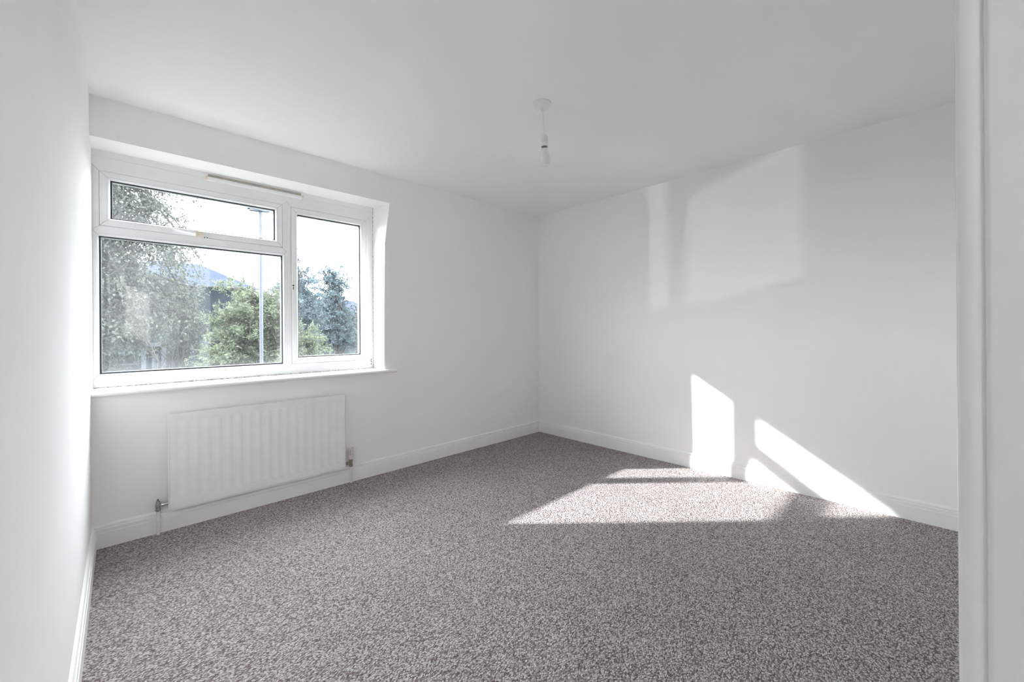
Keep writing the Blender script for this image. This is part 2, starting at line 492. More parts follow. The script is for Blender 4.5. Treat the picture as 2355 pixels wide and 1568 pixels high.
# door lining at the right edge: moulded architrave edge, rounded bead, lining
prof = []
prof.append((JX + 0.030, JY0 - 0.046))
prof.append((JX + 0.030, JY0 - 0.004))
prof.append((JX + 0.004, JY0 - 0.0012))
prof.append((JX + 0.0015, JY0))
for k in range(7):
    t = k / 6
    prof.append((JX + 0.0022 * math.sin(math.pi * t) * -1 + 0.0, JY0 - 0.0006 - (JY0 - JY1 - 0.003) * t))
for k in range(11):
    a = math.radians(9 * k)
    prof.append((JX - 0.0042 * math.sin(a), JY1 + 0.0022 - 0.0050 * (1 - math.cos(a))))
prof.append((JX - 0.0042, -3.30)); prof.append((JX + 0.030, -3.30))
mb = MB().loft([[(x, y, 0.0) for x, y in prof], [(x, y, H) for x, y in prof]])
struct(mb.build('trim_1', M['jamb'], smooth=True, angle=50), 'glossy white door frame standing close at the right edge of the photo', 'door frame')

# baseboards: moulded skirting, mitred at the corners
BP = [(0.0, 0.0), (0.018, 0.0), (0.018, 0.0790), (0.0172, 0.0805), (0.0130, 0.0812), (0.0130, 0.0824), (0.0155, 0.0834), (0.0152, 0.0990), (0.0140, 0.1008),
      (0.0085, 0.1020), (0.0080, 0.1036), (0.0108, 0.1060), (0.0112, 0.1100), (0.0100, 0.1155), (0.0066, 0.1200), (0.0030, 0.1222), (0.0, 0.1225)]
mb = MB().loft([[(d, -d, z) for d, z in BP], [(W - d, -d, z) for d, z in BP]])
struct(mb.build('baseboard_window', M['gloss'], smooth=True, angle=28), 'moulded white skirting board under the radiator and along the window wall', 'skirting board')
mb = MB().loft([[(W - d, -d, z) for d, z in BP], [(W - d, YB + d, z) for d, z in BP]])
struct(mb.build('baseboard_right', M['gloss'], smooth=True, angle=28), 'moulded white skirting board along the sunlit right wall', 'skirting board')
mb = MB().loft([[(d, -d, z) for d, z in BP], [(d, YH, z) for d, z in BP]])
struct(mb.build('baseboard_left', M['gloss'], smooth=True, angle=28), 'moulded white skirting board along the left wall', 'skirting board')

# ------------------------------------------------------------------ window
win = empty('window_1', (0.81, WY, 0.80))
struct(win, 'white plastic window with a small top light, a large fixed pane and a side casement', 'window')

def ring_member(x0, x1, z0, z1, side, prof, widths, g=0.0007):
    """one mitred member of a rectangular ring. prof: (t, y) with t 0..1 across the member width, may run outside"""
    wl, wr, wb, wt = widths
    rings = []
    a_end, b_end = [], []
    ymin = min(y for _, y in prof)
    for t, y in prof:
        xl, xr, zb, zt = x0 + t * wl, x1 - t * wr, z0 + t * wb, z1 - t * wt
        gg = g if y < ymin + 0.012 else 0.0
        if side == 'bottom': a, b_ = (xl + gg, y, zb), (xr - gg, y, zb)
        elif side == 'top': a, b_ = (xr - gg, y, zt), (xl + gg, y, zt)
        elif side == 'left': a, b_ = (xl, y, zt - gg), (xl, y, zb + gg)
        else: a, b_ = (xr, y, zb + gg), (xr, y, zt - gg)
        a_end.append(a); b_end.append(b_)
    return [a_end, b_end]

def ring(x0, x1, z0, z1, prof, widths, g=0.0007):
    mb = MB()
    for s in ('bottom', 'right', 'top', 'left'):
        mb.loft(ring_member(x0, x1, z0, z1, s, prof, widths, g))
    return mb

YF = WY; YK = 0.28
# outer frame: border members and, around each opening, four mitred members
MB().box(FX0, FX1, YF, YK, 2.0935, 2.144).build('frame_head', M['upvc'], win)
MB().box(FX0, FX1, YF - 0.0015, YK, 2.1446, 2.20).build('head_extension', M['upvc'], win)
MB().box(FX0, FX1, YF, YK, 0.80, 0.8732).build('frame_bottom', M['upvc'], win)
MB().box(1.6212, FX1, YF, YK, 0.8732, 2.0935).build('frame_jamb', M['upvc'], win)
MB().box(FX0, 0.0008, YF, YK, 0.8732, 2.0935).build('frame_jamb', M['upvc'], win)
flat = [(0, YK), (0, YF), (0.93, YF), (1.0, YF + 0.002), (1.0, YK)]
beadp = [(0, YK), (0, YF), (0.42, YF), (0.44, YF + 0.0022), (0.47, YF + 0.0022), (0.50, YF), (0.60, YF - 0.001), (0.78, YF + 0.001), (0.95, YF + 0.008), (1.0, YF + 0.013), (1.0, YK)]
openings = [
    (0.001, 0.994, 1.7245, 2.0935, flat, (0.0285, 0.0285, 0.0285, 0.0285)),      # top light
    (0.001, 0.994, 0.8735, 1.7240, beadp, (0.0270, 0.0280, 0.0325, 0.0310)),     # fixed pane
    (0.9945, 1.6210, 0.8735, 2.0935, flat, (0.0285, 0.0285, 0.0260, 0.0350)),    # casement
]
for x0, x1, z0, z1, pr, wd in openings:
    for s in ('bottom', 'right', 'top', 'left'):
        MB().loft(ring_member(x0, x1, z0, z1, s, pr, wd, 0.0009)).build('frame_member', M['upvc'], win)

def sash(name, x0, x1, z0, z1, w, label):
    t = 1.0 / w
    F = YF - 0.004
    pr = [(-0.012 * t, 0.278), (-0.012 * t, 0.238), (0, 0.238), (0, F + 0.002), (0.002 * t, F), (0.028 * t, F), (0.029 * t, F + 0.0018), (0.031 * t, F + 0.0018), (0.0325 * t, F),
          (0.036 * t, F + 0.0005), (0.040 * t, F + 0.005), (0.0440 * t, F + 0.013), (0.0440 * t, 0.278)]
    s = ring(x0, x1, z0, z1, pr, (w, w, w, w), 0.0009).build(name, M['upvc'], win)
    s['label'] = label
    return s

def glazing(parent, x0, x1, z0, z1, outer_mat, label):
    """black gasket, inner pane, silver spacer and grimy outer pane of one sealed unit; x0.. are the edges of the visible glass"""
    gk = [(-2, YF + 0.009), (0.1, YF + 0.0095), (1, YF + 0.0130), (1, YF + 0.0185), (-2, YF + 0.0185)]
    ring(x0 - 0.005, x1 + 0.005, z0 - 0.005, z1 + 0.005, gk, (0.0070,) * 4, 0.0).build('gasket', M['gasket'], parent)
    e = 0.012
    MB().box(x0 - e, x1 + e, YF + 0.019, YF + 0.023, z0 - e, z1 + e).build('inner_pane', M['glass'], parent)
    sp = [(0, YF + 0.0232), (1, YF + 0.0232), (1, YF + 0.0388), (0, YF + 0.0388)]
    ring(x0 - 0.006, x1 + 0.006, z0 - 0.006, z1 + 0.006, sp, (0.010,) * 4, 0.0).build('spacer_bar', M['spacer'], parent)
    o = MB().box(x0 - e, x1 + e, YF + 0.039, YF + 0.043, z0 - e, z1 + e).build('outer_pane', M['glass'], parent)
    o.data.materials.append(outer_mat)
    for p in o.data.polygons:               # the dirt sits on one face of the slab
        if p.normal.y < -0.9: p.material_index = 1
    o['label'] = label

vent = sash('top_light_sash', 0.031, 0.964, 1.7545, 2.0635, 0.048, 'white sash of the small top light')
glazing(vent, 0.080, 0.915, 1.8015, 2.0160, M['glass_vent'], 'dusty glass with a wiped patch')
case = sash('casement_sash', 1.0245, 1.5905, 0.9010, 2.0570, 0.048, 'white sash of the tall side casement')
glazing(case, 1.0715, 1.5430, 0.9490, 2.0095, M['glass_case'], 'slightly dusty glass')
# the fixed pane is glazed straight into the frame
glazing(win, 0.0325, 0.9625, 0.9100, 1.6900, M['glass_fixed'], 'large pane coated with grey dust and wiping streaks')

# trickle vent: a long slim hood with end caps and the slot above it
tv = MB()
pts = [(YF, 2.130), (YF - 0.014, 2.133), (YF - 0.017, 2.138), (YF - 0.015, 2.150), (YF - 0.004, 2.158), (YF, 2.158)]
tv.loft([[(0.527, y, z) for y, z in pts], [(1.096, y, z) for y, z in pts]])
tvo = tv.build('trickle_vent', M['plastic'], win); tvo['label'] = 'long slim white ventilator under the recess top'
for xa, xb in ((0.515, 0.528), (1.095, 1.108)):
    MB().loft([[(xa, y - 0.001 if y < YF else y, z + (0.001 if z > 2.14 else -0.001)) for y, z in pts], [(xb, y - 0.001 if y < YF else y, z + (0.001 if z > 2.14 else -0.001)) for y, z in pts]]).build('end_cap', M['beige'], tvo)
MB().box(0.530, 1.092, YF - 0.005, YF + 0.0005, 2.1595, 2.173).build('slot_shade', M['gap_shade'], tvo)  # shade over the hood, painted as a solid grey-brown strip

# handle of the top light: long lever, cream block and peg plate
hd = MB().loft([[(0.352, YF - 0.010, 1.793), (0.352, YF - 0.016, 1.790), (0.352, YF - 0.016, 1.783), (0.352, YF - 0.010, 1.780)],
                [(0.475, YF - 0.022, 1.793), (0.475, YF - 0.032, 1.790), (0.475, YF - 0.032, 1.772), (0.475, YF - 0.022, 1.768)]]).build('lever_handle', M['upvc'], vent, bevel=0.001)
MB().box(0.462, 0.497, YF - 0.034, YF - 0.003, 1.752, 1.784).build('handle_block', M['beige'], hd, bevel=0.002)
MB().box(0.497, 0.532, YF - 0.018, YF - 0.003, 1.746, 1.760).build('peg_plate', M['upvc'], hd, bevel=0.001)
for x in (0.508, 0.522):
    MB().lathe((x, YF - 0.0195, 1.753), [(0.0035, 0), (0.0035, 0.002)], 10, 'Y').build('screw', M['screw'], hd)

# casement: bare keep plate where a handle was taken off
kp = MB().box(1.0275, 1.0405, YF - 0.0065, YF - 0.0038, 1.437, 1.522).build('handle_plate', M['plastic'], case, bevel=0.0008)
MB().box(1.030, 1.038, YF - 0.0072, YF - 0.006, 1.493, 1.518).build('cover_slot', M['spacer'], kp)
for z, r in ((1.480, 0.0058), (1.466, 0.0042), (1.455, 0.0046)):
    MB().lathe((1.034, YF - 0.0085, z), [(r, 0), (r, 0.002)], 12, 'Y').build('screw', M['screw'], kp)

# mildewed sealant beads along bottom and right edge of the frame
MB().tube([(0.0, YF - 0.001, 0.8275), (1.645, YF - 0.001, 0.8275)], 0.0035, 6).build('sealant_bead', M['sealant'], win)
MB().tube([(1.6515, YF - 0.001, 0.829), (1.6530, YF - 0.001, 2.175)], 0.003, 6).build('sealant_bead', M['sealant'], win)
# mark of dark mould in the bottom right corner
mm = MB()
mm.tube([(1.636, YF - 0.0005, 0.905), (1.629, YF - 0.0005, 0.893), (1.629, YF - 0.0005, 0.884), (1.637, YF - 0.0005, 0.876)], 0.0022, 6)
mm.tube([(1.629, YF - 0.0005, 0.868), (1.632, YF - 0.0005, 0.860), (1.637, YF - 0.0005, 0.858)], 0.0025, 6)
mo = mm.build('mould_mark', M['dark'], win); mo['label'] = 'small dark curl of mould'

# window board with rounded nose and a short horn past the recess
ST = 0.8265
nose = []
for k in range(9):
    a = math.pi * k / 8
    nose.append((-0.0195 - 0.0125 * math.sin(a), ST - 0.0125 + 0.0125 * math.cos(a)))
pr = [(WY - 0.0005, ST)] + nose + [(WY - 0.0005, ST - 0.025)]
mb = MB().loft([[(0.0005, y, z) for y, z in pr], [(REV_X - 0.008, y, z) for y, z in pr]])
hp = [(-0.0005, ST)] + nose + [(-0.0005, ST - 0.025)]
mb.loft([[(REV_X - 0.008, y, z) for y, z in hp], [(1.742, y, z) for y, z in hp], [(1.747, y * 0.7, (z - ST + 0.0125) * 0.8 + ST - 0.0125) for y, z in hp]])
so = mb.build('window_sill', M['gloss'], win, smooth=True, angle=40)
so['label'] = 'white sill board with rounded nose'

# ------------------------------------------------------------------ radiator
RX0, RX1, RZ0, RZ1 = 0.3145, 1.3035, 0.1320, 0.6715
RY = -0.052
rad = empty('radiator', (0.81, -0.03, 0.118))
tag(rad, 'white fluted panel radiator on the wall below the window', 'radiator')
NG = 18
pitch = (RX1 - RX0 - 0.03) / NG
xs, dep = [], []
def col_x(x, d): xs.append(x); dep.append(d)
col_x(RX0, 0); 
for k in range(NG):
    c = RX0 + 0.015 + (k + 0.5) * pitch
    for off, d in ((-0.0255, 0), (-0.0205, 0.10), (-0.0160, 0.38), (-0.0115, 0.75), (-0.0065, 0.97), (0.0065, 0.97), (0.0115, 0.75), (0.0160, 0.38), (0.0205, 0.10), (0.0255, 0)):
        col_x(c + off, d)
col_x(RX1, 0)
zs = [(RZ0, 0), (RZ0 + 0.039, 0), (RZ0 + 0.041, 0.12), (RZ0 + 0.0445, 0.44), (RZ0 + 0.047, 0.5), (RZ0 + 0.13, 0.30), (RZ1 - 0.13, 0.30), (RZ1 - 0.047, 0.5), (RZ1 - 0.0445, 0.44), (RZ1 - 0.041, 0.12), (RZ1 - 0.039, 0), (RZ1, 0)]
mb = MB()
nx = len(xs)
for z, zd in zs:
    for x, d in zip(xs, dep):
        mb.v.append((x, RY + 0.0050 * d * zd, z))
for j in range(len(zs) - 1):
    for i in range(nx - 1):
        mb.f.append((j * nx + i, j * nx + i + 1, (j + 1) * nx + i + 1, (j + 1) * nx + i))
# folded edges back to the core
def strip(idx):
    base = len(mb.v)
    for i in idx:
        x, y, z = mb.v[i]
        mb.v.append((x, RY + 0.0090, z))
    for k in range(len(idx) - 1):
        mb.f.append((idx[k], idx[k + 1], base + k + 1, base + k))
m_ = len(zs)
strip([i for i in range(nx)][::-1]); strip([(m_ - 1) * nx + i for i in range(nx)])
strip([j * nx for j in range(m_)]); strip([j * nx + nx - 1 for j in range(m_)][::-1])
po_ = mb.build('front_panel', M['rad'], rad, smooth=True, angle=30, recalc=False)
# welded rim standing out around sides and bottom behind the front sheet
def rr(x0, x1, z0, z1, r, y, n=5):
    out = []
    for cx, cz, a0 in ((x1 - r, z0 + r, -90), (x1 - r, z1 - r, 0), (x0 + r, z1 - r, 90), (x0 + r, z0 + r, 180)):
        for k in range(n + 1):
            a = math.radians(a0 + 90 * k / n)
            out.append((cx + r * math.cos(a), y, cz + r * math.sin(a)))
    return out
mb = MB().loft([rr(0.3145, 1.3045, 0.1310, 0.6690, 0.006, RY + 0.0100), rr(0.3068, 1.3125, 0.1195, 0.6695, 0.012, RY + 0.0075), rr(0.3055, 1.3140, 0.1180, 0.6705, 0.013, RY + 0.0095), rr(0.3055, 1.3140, 0.1180, 0.6705, 0.013, RY + 0.020), rr(0.309, 1.310, 0.122, 0.667, 0.012, RY + 0.024)])
mb.build('rear_shell', M['rad'], rad, smooth=True, angle=35)
for x in (0.46, 1.16):
    MB().box(x, x + 0.04, RY + 0.0245, -0.0005, 0.22, 0.60).build('wall_bracket', M['rad'], rad)

# valves
def valve_pipe(x, y, ztop, parent):
    p = MB().tube([(x, y, 0.0), (x, y, 0.02), (x, y, ztop)], 0.0082, 14).build('pipe', M['pipe'], parent, smooth=True)
    p['label'] = 'white painted copper pipe'
LVX, LVY = 0.2615, -0.031
valve_pipe(LVX, LVY, 0.140, rad)
lv = MB().lathe((LVX, LVY, 0.130), [(0.0100, 0), (0.0125, 0.003), (0.0125, 0.013), (0.0105, 0.016), (0.0115, 0.022), (0.0115, 0.042), (0.0095, 0.046), (0.0095, 0.054), (0.0065, 0.058)], 12).build('lockshield_valve', M['steel'], rad, smooth=True, angle=30)
lv['label'] = 'tarnished grey lockshield valve'
MB().lathe((LVX, LVY, 0.187), [(0.0042, 0), (0.0042, 0.010), (0.003, 0.012)], 8).build('spindle', M['brass'], lv)
MB().lathe((LVX + 0.006, LVY, 0.162), [(0.0060, 0), (0.0060, 0.009), (0.0105, 0.010), (0.0110, 0.014), (0.0110, 0.021), (0.0085, 0.024), (0.0078, 0.046)], 12, 'X').build('union_nut', M['chrome'], lv, smooth=True, angle=30)

RVX, RVY = 1.3575, -0.030
valve_pipe(RVX, RVY, 0.132, rad)
rv = MB().lathe((RVX, RVY, 0.120), [(0.0090, 0), (0.0128, 0.003), (0.0128, 0.014), (0.0100, 0.017), (0.0100, 0.042), (0.0125, 0.043), (0.0125, 0.053), (0.0105, 0.055)], 12).build('thermostatic_valve', M['brass'], rad, smooth=True, angle=30)
rv['label'] = 'tarnished brass valve with a broken head'
MB().lathe((RVX - 0.043, RVY, 0.150), [(0.0075, 0), (0.0075, 0.010), (0.0115, 0.011), (0.0115, 0.022), (0.0080, 0.024), (0.0070, 0.036)], 12, 'X').build('union_nut', M['steel'], rv, smooth=True, angle=30)
hm = MB().lathe((RVX, RVY, 0.1755), [(0.0140, 0), (0.0172, 0.004), (0.0185, 0.014), (0.0188, 0.024), (0.0165, 0.032), (0.0160, 0.034)], 14)
hm.build('head_base', M['trv'], rv, smooth=True, angle=35)
for k in range(6):
    a = 2 * math.pi * k / 6 + 0.4
    cx_, cy_ = RVX + 0.0140 * math.cos(a), RVY + 0.0140 * math.sin(a)
    tw = 0.0060
    t_ = Vector((-math.sin(a), math.cos(a), 0)) * tw
    n_ = Vector((math.cos(a), math.sin(a), 0)) * 0.0022
    hgt = 0.052 + 0.006 * math.sin(3 * a)
    c0 = Vector((cx_, cy_, 0.206)); c1 = Vector((cx_ - 0.001 * math.cos(a), cy_ - 0.001 * math.sin(a), 0.206 + hgt))
    MB().loft([[c0 - t_ - n_, c0 + t_ - n_, c0 + t_ + n_, c0 - t_ + n_], [c1 - t_ * .9 - n_, c1 + t_ * .9 - n_, c1 + t_ * .9 + n_, c1 - t_ * .9 + n_]]).build('head_finger', M['trv'], rv, bevel=0.0008)
MB().lathe((RVX, RVY, 0.2065), [(0.005, 0), (0.005, 0.040), (0.003, 0.044)], 10).build('pin', M['steel'], rv)

# ------------------------------------------------------------------ pendant light
PX, PY = 1.8105, -1.5715
pen = empty('pendant_light', (PX, PY, 2.05))
tag(pen, 'white pendant light with a bare bulb hanging from the ceiling', 'pendant light')
MB().lathe((PX, PY, H), [(0.0500, 0.0), (0.0500, -0.0035), (0.0475, -0.0040), (0.0472, -0.0060), (0.0485, -0.0070), (0.0475, -0.0130), (0.0450, -0.0200), (0.0380, -0.0250), (0.0180, -0.0270), (0.0115, -0.0290), (0.0085, -0.0340)], 40).build('ceiling_rose', M['plastic'], pen, smooth=True, angle=40)
def pc(t, dz): return (PX + 0.0078 * t, PY - 0.0078 * t, H + dz)     # the cord hangs slightly out of plumb
MB().tube([pc(0, -0.028), pc(0.12, -0.06), pc(0.55, -0.12), pc(1.0, -0.185)], 0.0052, 12).build('cord', M['plastic'], pen, smooth=True)
def tilt(z0, prof):
    out = []
    for r, h in prof:
        t = (-h - 0.17) / 0.18
        cx_, cy_ = PX + 0.0070 + 0.0042 * t, PY - 0.0070 - 0.0042 * t
        out.append([(cx_ + r * math.cos(2 * math.pi * k / 32), cy_ + r * math.sin(2 * math.pi * k / 32), H + h) for k in range(32)])
    return out
lh = MB().loft(tilt(0, [(0.0070, -0.172), (0.0115, -0.178), (0.0180, -0.184), (0.0196, -0.190), (0.0200, -0.2085), (0.0180, -0.2090), (0.0178, -0.2125), (0.0205, -0.2130), (0.0212, -0.2180), (0.0205, -0.2200), (0.0212, -0.2225), (0.0205, -0.2250), (0.0212, -0.2275), (0.0208, -0.2420), (0.0180, -0.2422), (0.0175, -0.2300)])).build('lampholder', M['plastic'], pen, smooth=True, angle=40)
bb = MB().loft(tilt(0, [(0.0110, -0.231), (0.0112, -0.245), (0.0115, -0.256), (0.0125, -0.258)])).build('bulb_cap', M['steel'], pen, smooth=True)
bo = MB().loft(tilt(0, [(0.0125, -0.252), (0.0160, -0.2535), (0.0172, -0.258), (0.0195, -0.268), (0.0225, -0.280), (0.0250, -0.2885), (0.0256, -0.2900), (0.0254, -0.2912), (0.0276, -0.296), (0.0294, -0.304), (0.0298, -0.313), (0.0286, -0.324), (0.0252, -0.335), (0.0195, -0.342), (0.0120, -0.3460), (0.0045, -0.3475)])).build('bulb', M['bulb'], pen, smooth=True, angle=60)
bo['label'] = 'opal white light bulb'

# ------------------------------------------------------------------ outdoors
GZ = -2.6
struct(MB().box(-70, 90, 0.32, 110, GZ - 0.3, GZ).build('ground', M['grass']), 'rough grass across the street outside the window', 'ground')
struct(MB().box(-60, 80, 24, 30, GZ, GZ + 0.02).build('road', M['tarmac']), 'grey tarmac street in front of the houses', 'road')

# street lamp
LPX, LPY = 2.73, 9.0
lp = empty('street_lamp', (LPX, LPY, GZ))
tag(lp, 'tall grey steel street lamp between the window and the trees', 'street lamp')
MB().lathe((LPX, LPY, GZ), [(0.075, 0), (0.075, 1.1), (0.070, 1.12), (0.040, 1.2), (0.038, 6.88), (0.030, 6.90)], 20).build('column', M['galv'], lp, smooth=True, angle=40)
hdm = MB()
hz = GZ + 6.86
sec = lambda x, wy, t, b: [(x, LPY - wy, b), (x, LPY + wy, b), (x, LPY + wy * 0.7, t), (x, LPY - wy * 0.7, t)]
hdm.loft([sec(LPX - 0.30, 0.03, hz + 0.035, hz + 0.01), sec(LPX - 0.26, 0.10, hz + 0.06, hz), sec(LPX - 0.05, 0.12, hz + 0.09, hz - 0.02), sec(LPX + 0.06, 0.06, hz + 0.10, hz - 0.02), sec(LPX + 0.20, 0.05, hz + 0.07, hz + 0.0)])
hl = hdm.build('lantern', M['galv'], lp, bevel=0.008)
MB().box(LPX - 0.25, LPX - 0.06, LPY - 0.08, LPY + 0.08, hz - 0.03, hz + 0.003).build('lens', M['lens'], hl)

# overhead cable between two poles that stand outside the view
ol = empty('overhead_line', (12.5, 16.3, GZ))
tag(ol, 'thin dark cable crossing the sky above the right-hand trees', 'cable')
pts = []
for k in range(41):
    t = k / 40
    pts.append((-9.0 + 21.5 * t, 16.0 + 0.3 * t, 4.92 - 0.9 * t * (1 - t)))
MB().tube(pts, 0.011, 6).build('cable', M['wire'], ol, smooth=True)
for x, y in ((-9.0, 16.0), (12.5, 16.3)):
    MB().lathe((x, y, GZ), [(0.13, 0), (0.09, 7.9), (0.02, 7.95)], 12).build('pole', M['bark'], ol, smooth=True)

def house(name, label, x0, x1, y0, y1, ze, zr, rx0, rx1, wall, roof, wins, porches, over=0.35, chim=None):
    h = empty(name, ((x0 + x1) / 2, (y0 + y1) / 2, GZ))
    tag(h, label, 'house')
    MB().box(x0, x1, y0, y1, GZ, ze).build('wall', wall, h)
    ym = (y0 + y1) / 2
    a = [(x0 - over, y0 - over, ze - 0.05), (x1 + over, y0 - over, ze - 0.05), (x1 + over, y1 + over, ze - 0.05), (x0 - over, y1 + over, ze - 0.05), (rx0, ym, zr), (rx1, ym, zr)]
    r = MB().add(a, [(0, 1, 5, 4), (1, 2, 5), (2, 3, 4, 5), (3, 0, 4), (0, 3, 2, 1)]).build('roof', roof, h)
    MB().tube([(x0 - over, y0 - over - 0.05, ze - 0.05), (x1 + over, y0 - over - 0.05, ze - 0.05)], 0.07, 8).build('gutter', M['wire'], r)
    if chim:
        MB().box(chim - 0.4, chim + 0.4, ym - 0.3, ym + 0.3, zr - 0.6, zr + 0.9).build('chimney', wall, r)
    for (wx, wz, ww, wh) in wins:
        f = MB()
        f.box(wx, wx + ww, y0 - 0.06, y0 - 0.001, wz, wz + 0.09).box(wx, wx + ww, y0 - 0.06, y0 - 0.001, wz + wh - 0.09, wz + wh)
        for q in (0, 0.5, 1):
            f.box(wx + q * (ww - 0.09), wx + q * (ww - 0.09) + 0.09, y0 - 0.06, y0 - 0.001, wz + 0.09, wz + wh - 0.09)
        fo = f.build('window_frame', M['white_ext'], h)
        MB().box(wx + 0.05, wx + ww - 0.05, y0 - 0.02, y0 - 0.005, wz + 0.05, wz + wh - 0.05).build('window_pane', M['ext_glass'], fo)
    for (wx, ww, z1) in porches:
        f = MB().box(wx, wx + 0.28, y0 - 1.0, y0 - 0.7, GZ, z1).box(wx + ww - 0.28, wx + ww, y0 - 1.0, y0 - 0.7, GZ, z1).box(wx, wx + ww, y0 - 1.0, y0 - 0.002, z1 - 0.25, z1)
        fo = f.build('porch', M['white_ext'], h)
        d = MB().box(wx + 0.65, wx + ww - 0.4, y0 - 0.05, y0 - 0.004, GZ, z1 - 0.3).build('front_door', M['door'], h)
        fan = MB(); cxm = wx + ww / 2 + 0.1
        pts_ = [(cxm + 0.42 * math.cos(math.pi * k / 10), 0, z1 - 0.85 + 0.32 * math.sin(math.pi * k / 10)) for k in range(11)]
        fan.loft([[(p[0], y0 - 0.07, p[2]) for p in pts_], [(p[0], y0 - 0.045, p[2]) for p in pts_]])
        fan.build('fanlight', M['ext_glass'], d)
    return h

house('slate_house', 'grey house with a hipped slate roof behind the birch', -1.6, 8.9, 40, 48, 5.0, 7.35, 2.0, 5.35, M['render'], M['slate'],
      [(-0.6, 2.3, 1.6, 1.3), (2.0, 2.3, 1.6, 1.3), (6.5, 2.3, 1.6, 1.3), (-0.6, -1.4, 1.7, 1.5), (7.0, -1.4, 1.5, 1.5)], [(1.2, 1.45, 0.25), (4.2, 1.9, 0.35)], chim=3.2)
house('orange_roofed_house', 'far house with a sunlit orange tiled roof at the left of the large pane', -8.5, 0.4, 52, 60, 3.4, 6.2, -5.5, -0.9, M['render'], M['terracotta'],
      [(-1.6, 1.2, 1.3, 1.2), (-4.5, 1.2, 1.6, 1.2)], [])
house('pale_house', 'pale house half hidden behind the trees in the side casement', 11.5, 20.0, 36, 44, 2.6, 4.3, 13.5, 18.0, M['white_ext'], M['slate'],
      [(13.0, 0.2, 1.8, 1.3), (16.2, 0.2, 1.8, 1.3), (13.0, -2.0, 1.8, 1.3)], [])

# trees
def leaf_mesh(centres, dirs, size, aspect, seed, fold=0.25, droop=0.0):
    """one folded four-point leaf (2 quads) per centre"""
    rs = np.random.RandomState(seed)
    n = len(centres)
    d = dirs + rs.normal(0, 0.55, (n, 3)); d[:, 2] -= droop
    d /= np.linalg.norm(d, axis=1, keepdims=True) + 1e-9
    a = rs.normal(0, 1, (n, 3)); s = np.cross(d, a); s /= np.linalg.norm(s, axis=1, keepdims=True) + 1e-9
    nn = np.cross(d, s)
    L = size * rs.uniform(0.7, 1.3, (n, 1)); w = L * aspect
    p0 = centres - d * L / 2; p1 = centres + d * L / 2
    l = centres + s * w / 2 + nn * w * fold - d * L * 0.08
    r = centres - s * w / 2 + nn * w * fold - d * L * 0.08
    v = np.stack([p0, r, p1, l], 1).reshape(-1, 3)
    i = np.arange(n)[:, None] * 4
    f = np.concatenate([i + np.array([[0, 1, 2]]), i + np.array([[0, 2, 3]])], 1).reshape(-1, 3)
    return v, f

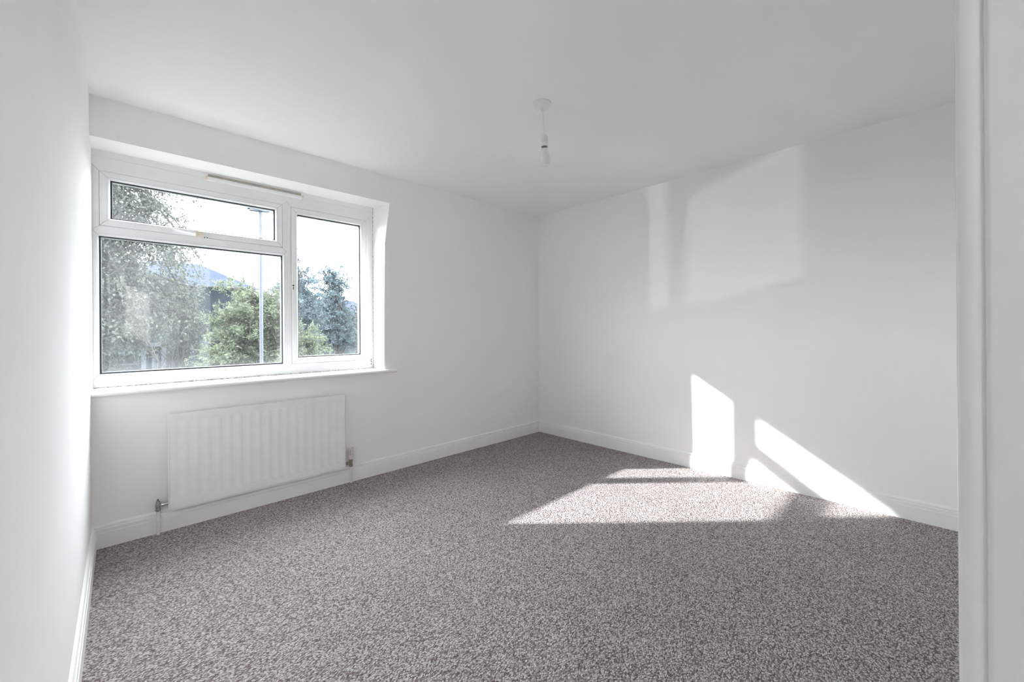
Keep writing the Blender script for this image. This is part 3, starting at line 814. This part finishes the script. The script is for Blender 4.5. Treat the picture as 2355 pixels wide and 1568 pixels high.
def tree(name, label, base, trunk_h, crown_c, crown_r, n_branch, n_twig, per_twig, leaf, aspect, mat, bark, seed, droop=0.0, trunk_r=0.12, spread=0.22, compound=False, cat='tree', group=None, cone=0.0, zmin=None):
    rs = np.random.RandomState(seed)
    base = np.array(base, float); cc = np.array(crown_c, float); cr = np.array(crown_r, float)
    t = empty(name, tuple(base))
    tag(t, label, cat, group)
    wood = MB()
    top = np.array([cc[0], cc[1], cc[2] + cr[2] * 0.75])
    tp = []
    for k in range(8):
        s = k / 7
        p = base * (1 - s) + top * s
        p[:2] += rs.normal(0, 0.05, 2) * s * (1 - s) * 3
        tp.append(p)
    wood.tube(tp, [trunk_r * (1 - 0.85 * k / 7) for k in range(8)], 8)
    lc, ld = [], []
    for b in range(n_branch):
        s = rs.uniform(trunk_h, 0.97)
        p = base * (1 - s) + top * s
        # target on an ellipsoid shell, narrower to the top for pointed crowns
        while True:
            u = rs.normal(0, 1, 3); u /= np.linalg.norm(u)
            if u[2] > -0.75: break
        rad_ = rs.uniform(0.55, 1.0)
        q = cc + cr * u * rad_
        if cone:
            hfrac = (q[2] - (cc[2] - cr[2])) / (2 * cr[2])
            q[:2] = cc[:2] + (q[:2] - cc[:2]) * (1 - cone * hfrac)
        mid = (p + q) / 2 + np.array([0, 0, 0.15 * np.linalg.norm(q - p)])
        wood.tube([p, mid, q], [trunk_r * 0.32, trunk_r * 0.2, trunk_r * 0.07], 5, False)
        for w in range(n_twig):
            f = rs.uniform(0.35, 1.0)
            st = (1 - f) ** 2 * p + 2 * f * (1 - f) * mid + f * f * q
            dr = rs.normal(0, 1, 3); dr[2] -= droop * 1.5; dr /= np.linalg.norm(dr)
            ln = rs.uniform(0.5, 1.2) * spread * 3
            en = st + dr * ln
            wood.tube([st, (st + en) / 2 + np.array([0, 0, 0.05]), en], [trunk_r * 0.06, trunk_r * 0.045, trunk_r * 0.03], 3, False)
            k = per_twig
            ff = rs.uniform(0.1, 1.05, (k, 1))
            c = st + (en - st) * ff + rs.normal(0, spread * 0.33, (k, 3))
            lc.append(c); ld.append(np.repeat(dr[None], k, 0))
    wood.build('trunk', bark, t, smooth=True, recalc=False)
    lc = np.concatenate(lc); ld = np.concatenate(ld)
    if zmin is not None:              # the crown stops above head height
        keep = lc[:, 2] > zmin + rs.normal(0, 0.16, len(lc))
        lc, ld = lc[keep], ld[keep]
    if compound:                      # rows of narrow leaflets along a shared stalk
        m_ = 5
        ax = ld + rs.normal(0, 0.5, ld.shape); ax /= np.linalg.norm(ax, axis=1, keepdims=True)
        sd = np.cross(ax, rs.normal(0, 1, ld.shape)); sd /= np.linalg.norm(sd, axis=1, keepdims=True) + 1e-9
        C, D = [], []
        for j in range(m_):
            for sg in (-1, 1):
                C.append(lc + ax * (j * leaf * 0.45) + sd * sg * leaf * 0.45); D.append(sd * sg * 1.5 + ax * 0.8)
        lc = np.concatenate(C); ld = np.concatenate(D)
    v, f = leaf_mesh(lc, ld, leaf, aspect, seed + 5, droop=droop)
    me = bpy.data.meshes.new('foliage')
    c = base
    me.from_pydata((v - c).tolist(), [], f.tolist())
    me.materials.append(mat)
    o = bpy.data.objects.new('foliage', me); col.objects.link(o)
    o.parent = t; o['kind'] = 'stuff'
    return t

tree('birch_tree', 'silver birch with fine hanging leaves filling the left of the window', (-1.5, 8.8, GZ), 0.30, (-0.45, 8.8, 2.5), (2.30, 1.6, 3.7), 150, 12, 36, 0.060, 0.75, M['birch_leaf'], M['birch_bark'], 11, droop=0.6, trunk_r=0.13, spread=0.20, zmin=0.75)
tree('birch_tree', 'smaller birch with fine leaves in front of the slate house', (1.7, 16.2, GZ), 0.30, (1.7, 16.2, 1.3), (0.95, 0.75, 2.9), 50, 9, 26, 0.060, 0.75, M['birch_leaf'], M['birch_bark'], 13, droop=0.6, trunk_r=0.07, spread=0.18, zmin=0.45)
tree('ash_tree', 'bright green ash tree with feathery leaves around the street lamp', (3.3, 13.0, GZ), 0.35, (3.35, 13.0, 0.9), (1.55, 1.2, 2.55), 60, 8, 9, 0.10, 0.34, M['ash_leaf'], M['bark'], 21, droop=0.1, trunk_r=0.10, spread=0.20, compound=True)
tree('rowan_tree', 'blue-green pointed tree at the left of the side casement', (5.3, 15.2, GZ), 0.30, (5.25, 15.2, 1.4), (1.35, 1.2, 3.3), 60, 8, 9, 0.10, 0.34, M['blue_leaf'], M['bark'], 31, droop=0.1, trunk_r=0.11, spread=0.20, compound=True, cone=0.35)
tree('rowan_tree', 'blue-green tree with a tall pointed top in the middle of the side casement', (8.0, 18.4, GZ), 0.30, (8.0, 18.4, 1.5), (1.75, 1.2, 3.9), 62, 8, 9, 0.10, 0.34, M['blue_leaf'], M['bark'], 41, droop=0.1, trunk_r=0.11, spread=0.20, compound=True, cone=0.45)
tree('leafy_shrub', 'light green bushy shrub low in the side casement', (4.2, 10.5, GZ), 0.30, (4.25, 10.5, 0.0), (0.75, 0.7, 1.35), 30, 7, 9, 0.085, 0.36, M['ash_leaf'], M['bark'], 51, trunk_r=0.05, spread=0.15, compound=True, cat='shrub')
tree('dark_bush', 'dark green bush low behind the street lamp', (3.2, 20.0, GZ), 0.15, (3.4, 20.0, -1.0), (2.6, 1.0, 1.5), 40, 7, 14, 0.14, 0.6, M['dark_leaf'], M['bark'], 61, trunk_r=0.07, spread=0.3, cat='shrub')
tree('dark_bush', 'dark green bush low at the right of the side casement', (9.6, 21.0, GZ), 0.15, (9.4, 21.0, -0.4), (2.9, 1.2, 2.2), 46, 7, 14, 0.14, 0.6, M['dark_leaf'], M['bark'], 71, trunk_r=0.07, spread=0.3, cat='shrub')
tree('broad_tree', 'broad dark tree in the distance behind the lamp column', (9.3, 30.0, GZ), 0.3, (9.3, 30.0, 1.6), (2.6, 1.8, 3.2), 50, 7, 16, 0.2, 0.6, M['dark_leaf'], M['bark'], 81, trunk_r=0.16, spread=0.4)
tree('broad_tree', 'broad dark tree in the distance at the far right of the casement', (14.6, 31.0, GZ), 0.3, (14.6, 31.0, 0.6), (2.8, 1.8, 3.0), 50, 7, 16, 0.2, 0.6, M['dark_leaf'], M['bark'], 91, trunk_r=0.16, spread=0.4)
tree('broad_tree', 'dark tree low at the far left beside the orange roofed house', (-2.5, 26.0, GZ), 0.3, (-0.6, 26.0, 0.0), (1.6, 1.4, 2.0), 40, 7, 14, 0.18, 0.6, M['dark_leaf'], M['bark'], 97, trunk_r=0.12, spread=0.35)
